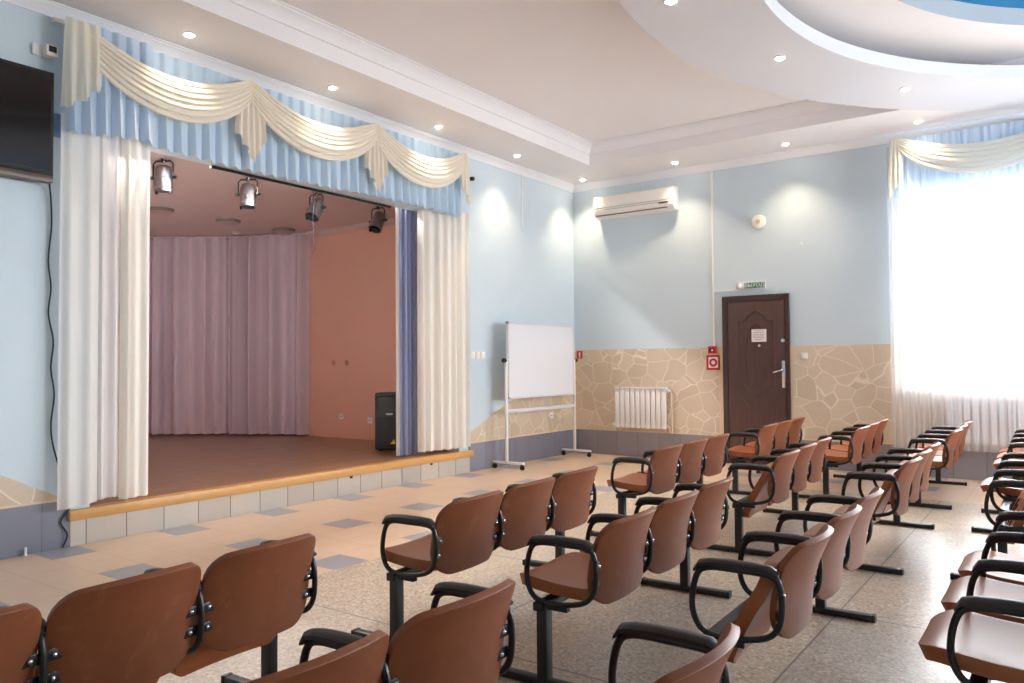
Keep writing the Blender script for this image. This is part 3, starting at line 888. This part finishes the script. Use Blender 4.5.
# ------------------------------------------------------------------ whiteboard
wb = thing('whiteboard', (.25, -1.28, 0), 'white mobile whiteboard on a castor stand beside the stage', 'whiteboard')
y0_, y1_ = -2.1, -.46
wm = MB(); wm.box((.235, y0_+.02, .92), (.262, y1_-.02, 1.885)); wm.build('board', M['whiteboard'], wb)
fr = MB()
for (a, b) in (((.23, y0_, .9), (.268, y0_+.022, 1.905)), ((.23, y1_-.022, .9), (.268, y1_, 1.905)), ((.23, y0_, .9), (.268, y1_, .925)), ((.23, y0_, 1.88), (.268, y1_, 1.905))): fr.box(a, b)
fr.build('board_frame', M['pale_metal'], wb)
for y in (y0_-.025, y1_+.025):
    MB().box((.235, y-.018, .09), (.265, y+.018, 1.42), bev=.004).build('upright', M['white_metal'], wb)
    ft = MB().box((.0+.03, y-.02, .07), (.52, y+.02, .1), bev=.006).build('foot', M['white_metal'], wb)
    for x in (.06, .49):
        cs = MB(); cs.cyl((x, y-.013, .03), (x, y+.013, .03), .03, 14); cs.box((x-.012, y-.02, .03), (x+.012, y-.014, .072)); cs.box((x-.012, y+.014, .03), (x+.012, y+.02, .072))
        cs.build('castor', M['black_plastic'], ft)
MB().box((.238, y0_-.02, .715), (.262, y1_+.02, .765), bev=.004).build('crossbar', M['pale_metal'], wb)
for y, s in ((y0_-.045, -1), (y1_+.045, 1)):
    kb = MB(); kb.cyl((.25, y, 1.4), (.25, y+s*.045, 1.4), .028, 14); kb.build('clamp_knob', M['black_plastic'], wb)

# ------------------------------------------------------------------ radiator + pipes
def radiator(x0, x1, z0, z1, n, label, nm='radiator'):
    r = thing(nm, ((x0+x1)/2, -.07, z0), label, 'radiator')
    p = (x1-x0)/n
    for k in range(n):
        a = x0+k*p
        s = MB(); s.box((a+.005, -.115, z0+.0), (a+p-.005, -.1, z1-.07), bev=.006); s.box((a+.02, -.1, z0+.03), (a+p-.02, -.035, z1-.03), bev=.006)
        s.box((a+.003, -.112, z1-.02), (a+p-.003, -.03, z1), bev=.005)
        for q in (.2, .5, .8): s.box((a+p*q-.005, -.11, z1-.075), (a+p*q+.005, -.04, z1-.012))
        s.cyl((a, -.07, z0+.04), (a+p, -.07, z0+.04), .022, 10); s.cyl((a, -.07, z1-.05), (a+p, -.07, z1-.05), .022, 10)
        s.build('section', M['radiator_metal'], r)
    return r
rd = radiator(.745, 1.555, .42, 1.005, 10, 'white sectional radiator on the stone wall left of the door')
pp = MB(); pp.tube([(1.555, -.07, .96), (1.6, -.07, .96), (1.615, -.07, .93), (1.615, -.05, .36)], .013, 8); pp.build('pipe', M['cream_trim'], rd)
pp = MB(); pp.tube([(1.555, -.07, .46), (1.575, -.07, .46), (1.585, -.07, .43), (1.585, -.05, .36)], .013, 8); pp.build('pipe', M['cream_trim'], rd)
vv = MB(); vv.cyl((1.585, -.07, .96), (1.585, -.13, .96), .02, 12); vv.build('valve', M['white_plastic'], rd)
vv = MB(); vv.cyl((.695, -.07, .46), (.745, -.07, .46), .018, 10); vv.tube([(.705, -.07, .46), (.705, -.05, .4), (.705, -.02, .36)], .012, 8); vv.build('valve', M['cream_plastic'], rd)
r2_ = radiator(5.0, 6.2, .41, .93, 14, 'white radiator under the window behind the sheer curtain')

MB().tube([(5.0, -.07, .46), (4.93, -.07, .46), (4.92, -.05, .4), (4.92, -.02, .36)], .012, 8).build('pipe', M['white_metal'], r2_)
# ------------------------------------------------------------------ air conditioner
ac = thing('wall_mounted_air_conditioner', (1.1, -.12, 3.5), 'white wall air conditioner high on the back wall', 'air conditioner')
prof = [(0, 3.83), (-.15, 3.825), (-.185, 3.80), (-.195, 3.72), (-.195, 3.62), (-.185, 3.57), (-.15, 3.525), (-.08, 3.505), (0, 3.505)]
b_ = MB(); n = len(prof)
for x in (.47, 1.735): b_.v += [Vector((x, p[0], p[1])) for p in prof]
b_.f += [[i, (i+1) % n, n+(i+1) % n, n+i] for i in range(n)]+[list(range(n)), list(range(2*n-1, n-1, -1))]; b_.mi += [0]*(n+2)
b_.build('casing', M['cream_plastic'], ac, angle=25)
MB().box((.49, -.202, 3.645), (1.715, -.19, 3.80), bev=.006).build('front_grille', M['cream_plastic'], ac)
sl = MB()
for z in (3.612, 3.64): sl.box((.49, -.198, z), (1.715, -.19, z+.004))
sl.build('panel_groove', M['grey_slot'], ac)
MB().box((.50, -.17, 3.53), (1.64, -.155, 3.545)).build('louvre', M['grey_slot'], ac)
MB().box((1.52, -.2, 3.595), (1.66, -.19, 3.61)).build('display', M['black_plastic'], ac)

# ------------------------------------------------------------------ wall devices
sm = thing('wall_siren', (2.86, -.03, 3.21), 'round white alarm sounder on the back wall above the door', 'alarm')
MB().lathe([(0, .045), (.05, .043), (.085, .03), (.095, .01), (.095, 0)], 24, on_back(2.865, 3.21)).build('cover', M['cream_plastic'], sm)
MB().disc(.03, .047, 16, on_back(2.865, 3.21)).build('grille', M['cream_trim'], sm)

sg = thing('exit_sign', (2.77, -.02, 2.38), 'green exit sign with white letters above the brown door', 'sign')
MB().box((2.60, -.03, 2.325), (2.945, 0, 2.42), bev=.004).build('housing', M['white_plastic'], sg)
MB().box((2.665, -.032, 2.335), (2.935, -.029, 2.41)).build('green_face', M['green'], sg)
text_mb('ВЫХОД', .070, on_back(2.80, 2.372, -.033), .0006).build('lettering', M['sign_white'], sg)
so = thing('strobe_lamp', (2.57, -.03, 2.37), 'small white round sounder beside the green exit sign', 'alarm')
MB().lathe([(0, .05), (.025, .047), (.038, .03), (.042, 0)], 20, on_back(2.595, 2.372, -.003)).build('dome', M['white_plastic'], so)

td = MB(); td.box((2.215, -.014, 1.56), (2.24, -.001, 3.99)); td.box((2.24, -.014, 2.315), (2.6, -.001, 2.333))
single(td, 'cord_trunking', M['white_plastic'], 'thin white cable trunking running from ceiling down to the red call point', 'cable cover')
fc = thing('fire_call_point', (2.21, -.02, 1.5), 'small red fire alarm call point on the trunking left of the door', 'alarm')
MB().box((2.15, -.045, 1.475), (2.265, -.008, 1.575), bev=.006).build('box', M['red'], fc)
MB().box((2.17, -.047, 1.5), (2.245, -.044, 1.545)).build('window', M['black_plastic'], fc)
MB().box((2.20, -.0485, 1.51), (2.225, -.0465, 1.53)).build('button', M['sign_white'], fc)
fs_ = thing('fire_sign', (2.21, -.01, 1.3), 'square red fire sign with white symbol below the call point', 'sign')
MB().box((2.115, -.012, 1.25), (2.31, -.008, 1.455)).build('plate', M['red'], fs_)
ws_ = MB(); ws_.box((2.145, -.0135, 1.28), (2.28, -.0118, 1.425)); ws_.build('white_field', M['sign_white'], fs_)
rg = MB(); rg.lathe([(.028, .003), (.058, .003), (.058, 0), (.028, 0)], 24, on_back(2.2125, 1.3525, -.0125)); rg.build('hose_symbol', M['red'], fs_)
f2 = thing('small_red_sign', (.08, -.01, 1.44), 'tiny red sign with white mark in the corner beside the whiteboard', 'sign')
MB().box((.045, -.013, 1.43), (.145, -.009, 1.545)).build('plate', M['red'], f2)
MB().box((.085, -.0145, 1.445), (.108, -.0128, 1.53)).box((.078, -.0145, 1.49), (.115, -.0128, 1.505)).build('symbol', M['sign_white'], f2)

def wall_switch(mtx, label, name='light_switch', cat='switch', group=None, sz=.085):
    o = thing(name, mtx.translation, label, cat, group)
    MB().box((-sz/2, -sz/2, 0), (sz/2, sz/2, .012), mtx, bev=.004).build('plate', M['white_plastic'], o)
    MB().box((-.028, -.028, .012), (.028, .028, .017), mtx, bev=.003).build('rocker', M['white_plastic'], o)
wall_switch(on_back(3.42, 1.425, -.009), 'white light switch on the stone wall right of the door')
wall_switch(on_stage(-2.51, 1.47), 'left white light switch of the row between stage curtain and whiteboard')
wall_switch(on_stage(-2.405, 1.47), 'middle white light switch between stage curtain and whiteboard')
wall_switch(on_stage(-2.3, 1.47), 'right white light switch of the row between stage curtain and whiteboard')

def outlet(mtx, label, holes=True):
    o = thing('power_socket', mtx.translation, label, 'socket')
    MB().box((-.045, -.045, 0), (.045, .045, .014), mtx, bev=.004).build('plate', M['white_plastic'], o)
    h = MB()
    for s in (-1, 1): h.cyl(mtx @ Vector((s*.011, 0, .0145)), mtx @ Vector((s*.011, 0, .0155)), .009, 8)
    h.build('holes', M['grey_slot'], o)
outlet(on_stage(-.7, .60, .009), 'white power socket under the whiteboard on the stone wall')
SB = lambda x, z: on_back(x, z, -2.301)
outlet(SB(-2.66, .595), 'left white socket low on the salmon stage wall')
outlet(SB(-2.06, .555), 'right white socket on the salmon stage wall beside the speaker')
for x, l in ((-2.84, 'left'), (-2.56, 'right')):
    o = thing('blank_socket_cover', (x, -2.3, 1.36), f'{l} one of two small round covers on the salmon stage wall', 'wall cover')
    MB().lathe([(0, .012), (.035, .01), (.042, 0)], 16, SB(x, 1.39)).build('cover', M['grey_disc'], o)
dt = MB(); dt.box((3.385, -.012, 2.845), (3.42, 0, 2.885), bev=.003)
single(dt, 'motion_detector', M['white_plastic'], 'tiny white sensor on the blue wall up and right of the door', 'sensor')
cb_ = MB(); cb_.box((.0, -2.545, 3.70), (.05, -2.5, 3.745), bev=.005)
single(cb_, 'motion_detector', M['black_plastic'], 'tiny black sensor on the blue wall beside the valance end', 'sensor')
cv = MB(); cv.box((.0, -1.39, 3.2), (.012, -1.37, 3.99))
single(cv, 'cord_trunking', M['white_plastic'], 'short vertical white trunking on the stage wall near the corner', 'cable cover')

# ------------------------------------------------------------------ TV and things at the far left
tv = thing('television', (.1, -8.2, 2.72), 'black flat television mounted high at the left edge', 'television')
TY0, TY1, TZ0, TZ1 = -8.75, -7.59, 2.72, 3.53
MB().box((.06, TY0, TZ0), (.125, TY1, TZ1), bev=.008).build('bezel', M['tv_bezel'], tv)
MB().box((.124, TY0+.025, TZ0+.075), (.127, TY1-.022, TZ1-.025)).build('screen', M['tv_screen'], tv)
MB().box((.07, TY0+.005, TZ0-.012), (.132, TY1-.005, TZ0+.04), bev=.006).build('bottom_strip', M['tv_strip'], tv)
MB().box((.125, TY0+.3, TZ0+.042), (.129, TY1-.12, TZ0+.055)).build('speaker_slot', M['dark_grille'], tv)
MB().box((.0, -8.3, 2.95), (.06, -7.95, 3.35)).build('wall_mount', M['black_metal'], tv)
th = thing('wall_thermometer', (.05, -7.6, 3.66), 'white box with a black display above the television', 'thermometer')
MB().box((.02, -7.635, 3.66), (.1, -7.55, 3.745), bev=.008).build('body', M['white_plastic'], th)
MB().box((.098, -7.62, 3.69), (.1025, -7.565, 3.735)).build('display', M['black_plastic'], th)
jb = MB(); jb.box((0, -7.70, 3.665), (.03, -7.63, 3.75), bev=.006)
single(jb, 'junction_box', M['white_plastic'], 'small white junction box left of the display box above the television', 'box')
bp = MB(); bp.box((0, -7.545, 3.09), (.012, -7.425, 3.27), bev=.004)
single(bp, 'wall_plate', M['blue_plate'], 'blue plastic plate on the wall between television and valance', 'plate')
cable = [(.08, -7.60, 2.72), (.03, -7.565, 2.6), (.02, -7.555, 2.4), (.02, -7.575, 2.15), (.02, -7.555, 1.95), (.02, -7.57, 1.75), (.02, -7.535, 1.55), (.02, -7.55, 1.35), (.02, -7.525, 1.15), (.02, -7.545, .95), (.02, -7.535, .8), (.03, -7.49, .6), (.03, -7.46, .45), (.035, -7.42, .3), (.03, -7.475, .2), (.035, -7.43, .1), (.03, -7.46, .005)]
single(MB().tube(catmull(cable, 6), .006, 8), 'power_cable', M['cable'], 'dark cable dangling from the television down to the floor', 'cable')
wt = MB(); wt.lathe([(0, .06), (.007, .06), (.01, .04), (.008, .02), (.013, .0)], 12, Matrix.Translation((.045, -7.72, .001)))
single(wt, 'wall_hook', M['white_plastic'], 'tiny white plastic fitting at the foot of the grey skirting', 'fitting')

# ------------------------------------------------------------------ stage lighting
def par_can(loc, yaw, tilt, label):
    t = thing('stage_spotlight', loc, label, 'spotlight', 'chrome spotlights under the stage ceiling')
    L = Vector(loc); Rz = Matrix.Rotation(yaw, 4, 'Z')
    top = Matrix.Translation(L) @ Rz
    yk = MB(); w_ = .105
    yk.tube([top @ Vector(p) for p in [(-w_, 0, -.2), (-w_, 0, -.05), (-w_+.025, 0, -.025), (w_-.025, 0, -.025), (w_, 0, -.05), (w_, 0, -.2)]], .009, 6)
    yk.cyl(top @ Vector((0, 0, 0)), top @ Vector((0, 0, -.04)), .022, 10)
    yk.build('yoke', M['black_metal'], t)
    b = top @ Matrix.Translation((0, 0, -.19)) @ Matrix.Rotation(tilt, 4, 'X')
    MB().lathe([(0, .125), (.045, .122), (.07, .105), (.082, .07), (.086, .03), (.086, -.12), (.09, -.125), (.09, -.14), (.08, -.14), (.078, -.06), (0, -.05)], 20, b).build('can', M['spot_metal'], t)
    rb = MB()
    for z in (.0, -.05, -.1): rb.lathe([(.0855, z), (.089, z-.004), (.0855, z-.008)], 20, b)
    rb.build('rib', M['spot_metal'], t)
    MB().lathe([(0, -.055), (.04, -.06), (.076, -.075)], 20, b).build('lens', M['tv_screen'], t)
    for s in (-1, 1):
        MB().cyl(b @ Vector((s*.085, 0, 0)), b @ Vector((s*.14, 0, 0)), .017, 10).build('tilt_knob', M['black_plastic'], t)
        MB().box((s*.07-.008, -.02, -.165), (s*.07+.008, .01, -.135), b).build('filter_clip', M['black_metal'], t)
for (y, yaw, tilt, lab) in [(-6.03, .5, .06, 'chrome stage spotlight first from the left, beside the white curtain'), (-5.05, .6, -.08, 'chrome stage spotlight second from the left, under the valance'),
                      (-4.10, .12, -.55, 'chrome stage spotlight third from the left, tilted'), (-3.08, .12, -.5, 'chrome stage spotlight rightmost, beside the blue curtain')]:
    par_can((-1.1, y, 3.42), yaw, tilt, lab)
single(MB().tube([(-.185, -6.1, 3.184), (-.185, -3.78, 3.184)], .014, 8), 'lighting_pipe', M['dark_grille'], 'thin black pipe along the stage opening under the valance', 'pipe')
for (x, y, lab) in [(-3.46, -4.70, 'left round flush ceiling lamp above the stage'), (-3.45, -3.70, 'middle round flush ceiling lamp above the stage'), (-3.44, -2.75, 'right round flush ceiling lamp above the stage')]:
    o = thing('ceiling_lamp', (x, y, 3.4), lab, 'lamp', 'flush lamps on the stage ceiling')
    MB().lathe([(.17, 3.42), (.165, 3.39), (.145, 3.378)], 28, Matrix.Translation((x, y, 0))).build('rim', M['grey_slot'], o)
    MB().lathe([(.148, 3.38), (.12, 3.352), (.07, 3.335), (0, 3.33)], 28, Matrix.Translation((x, y, 0))).build('glass', M['grey_disc'], o)
o = thing('smoke_detector', (-4.2, -2.9, 3.4), 'small white smoke detector on the stage ceiling by the curtain top', 'detector')
MB().lathe([(.06, 3.42), (.06, 3.4), (.035, 3.385), (0, 3.38)], 16, Matrix.Translation((-4.2, -3.05, 0))).build('body', M['white_plastic'], o)
single(MB().tube([(-1.0, -4.23, 3.42), (-1.0, -4.23, 2.66)], .006, 6), 'hanging_wire', M['cable'], 'thin dark wire hanging from the stage ceiling', 'wire')

# loudspeaker on the stage
sp = thing('loudspeaker', (-.86, -3.07, SZ+.003), 'black loudspeaker standing on the stage behind the blue curtain', 'speaker')
Rz = Matrix.Translation((-.86, -3.07, SZ+.003)) @ Matrix.Rotation(math.radians(35), 4, 'Z')   # local -y faces the hall
bd = MB(); bd.prism([(-.2, -.17), (.2, -.17), (.17, .16), (-.17, .16)], .012, .73, Rz)
ob = bd.build('cabinet', M['black_plastic'], sp)
bv = ob.modifiers.new('b', 'BEVEL'); bv.width = .025; bv.segments = 3; apply_mods(ob); ob.data.polygons.foreach_set('use_smooth', [True]*len(ob.data.polygons)); ob.data.set_sharp_from_angle(angle=.6)
MB().box((-.17, -.182, .05), (.17, -.168, .43), Rz, bev=.005).build('grille', M['dark_grille'], sp)
hn = MB()
hn.add([(-.165, -.178, .69), (.165, -.178, .69), (.165, -.178, .5), (-.165, -.178, .5), (-.05, -.12, .63), (.05, -.12, .63), (.05, -.12, .56), (-.05, -.12, .56)],
       [(0, 1, 5, 4), (1, 2, 6, 5), (2, 3, 7, 6), (3, 0, 4, 7), (4, 5, 6, 7)], Rz)
hn.build('horn', M['tv_bezel'], sp)
MB().box((-.05, -.181, .452), (.03, -.174, .474), Rz).build('badge', M['pale_metal'], sp)
MB().prism([(-.0, .09), (.065, .09), (.05, .15)], .1825, .184, Rz @ Matrix(((1,0,0,0),(0,0,-1,0),(0,1,0,0),(0,0,0,1)))).build('emblem', M['yellow'], sp)
sf = MB()
for x in (-.13, .13):
    for y in (-.12, .12): sf.cyl(Rz @ Vector((x, y, 0)), Rz @ Vector((x, y, .014)), .018, 8)
sf.build('rubber_feet', M['black_plastic'], sp)

# ------------------------------------------------------------------ downlights
def downlight(x, y, z, label, power, spot=1.75):
    t = thing('downlight', (x, y, z-.012), label, 'light', 'recessed ceiling downlights')
    T = Matrix.Translation((x, y, 0))
    MB().lathe([(.055, z+.002), (.055, z-.006), (.048, z-.010), (.036, z-.006), (.034, z+.002)], 20, T).build('trim_ring', M['white_metal'], t)
    MB().lathe([(.034, z-.003), (.03, z-.016), (.018, z-.022), (0, z-.024)], 16, T).build('lens', M['lamp_glow'], t)
    L = bpy.data.lights.new('downlight_beam', 'SPOT'); L.energy = power; L.color = (1, .77, .52)
    L.spot_size = spot; L.spot_blend = 1.; L.shadow_soft_size = .03
    o = bpy.data.objects.new('downlight_beam', L); C.objects.link(o); o.parent = t; o.location = (0, 0, -.03)
PW = 26
for y, l in ((-6.66, 'over the left swag'), (-5.13, 'over the middle swag'), (-3.56, 'over the right swag'), (-2.0, 'between the valance and the room corner'), (-.32, 'in the very corner of the room')):
    downlight(.365, y, HS, f'glowing recessed downlight in the soffit along the stage, {l}', PW)
for x, l in ((1.87, 'above the air conditioner'), (3.35, 'to the right of the door'), (4.83, 'above the window curtain')):
    downlight(x, -.41, HS, f'glowing recessed downlight in the soffit along the back wall, {l}', PW)
for x, y, l in ((4.13, -3.25, 'larger one in the round ceiling ring, upper middle of the photo'), (4.9, -1.69, 'in the round ceiling ring closest to the back wall'), (3.8, -4.85, 'in the round ceiling ring, cut by the top edge')):
    downlight(x, y, HS-.006, f'glowing recessed downlight {l}', PW)

# unseen batten added behind the lintel to brighten the dark stage
bt = thing('added_fill_batten', (-.36, -5.0, 3.3), 'added unseen fill batten behind the top of the stage opening', 'lamp')
MB().box((-.42, -6.7, 3.34), (-.28, -3.3, 3.42), bev=.006).build('housing', M['white_metal'], bt)
L = bpy.data.lights.new('added_fill_light', 'AREA'); L.shape = 'RECTANGLE'; L.size = 2.3; L.size_y = .1; L.energy = 340; L.color = (1, .93, .88)
o = bpy.data.objects.new('added_fill_light', L); C.objects.link(o); o.parent = bt; o.location = (0, -.45, .03)
o.rotation_euler = Matrix(((0, cos(1.12), -sin(1.12)), (1, 0, 0), (0, -sin(1.12), -cos(1.12)))).to_euler()
# ------------------------------------------------------------------ outside the window
struct(MB().box((-6, .4, -.9), (30, 40, -.8)), 'ground_outside', M['asphalt'])

# ------------------------------------------------------------------ world, camera, render look
wd = bpy.data.worlds.new('World'); sc.world = wd; wd.use_nodes = True
bg = wd.node_tree.nodes['Background']; bg.inputs[0].default_value = (.92, .96, 1., 1); bg.inputs[1].default_value = 9.0

cam = bpy.data.cameras.new('Camera'); co = bpy.data.objects.new('Camera', cam); C.objects.link(co)
yaw, pit, rol = map(math.radians, (35.69716, 1.678857, -.448257))
fw = Vector((-sin(yaw)*cos(pit), cos(yaw)*cos(pit), sin(pit))); r = Vector((cos(yaw), sin(yaw), 0)); u = r.cross(fw)
r2 = r*cos(rol)+u*sin(rol); u2 = -r*sin(rol)+u*cos(rol)
mw = Matrix((r2, u2, -fw)).transposed().to_4x4(); mw.translation = (6.17682, -10.2403, 1.35)
co.matrix_world = mw
cam.sensor_width = 36; cam.lens = 776.674/1024*36; cam.clip_start = .05; cam.clip_end = 200
sc.camera = co
sc.view_settings.view_transform = 'Standard'; sc.view_settings.look = 'None'
sc.view_settings.exposure = 1.6; sc.view_settings.gamma = 1; sc.view_settings.use_curve_mapping = False
sc.cycles.max_bounces = 10; sc.cycles.diffuse_bounces = 6; sc.cycles.transparent_max_bounces = 16
sc.cycles.sample_clamp_indirect = 6; sc.cycles.caustics_reflective = False; sc.cycles.caustics_refractive = False
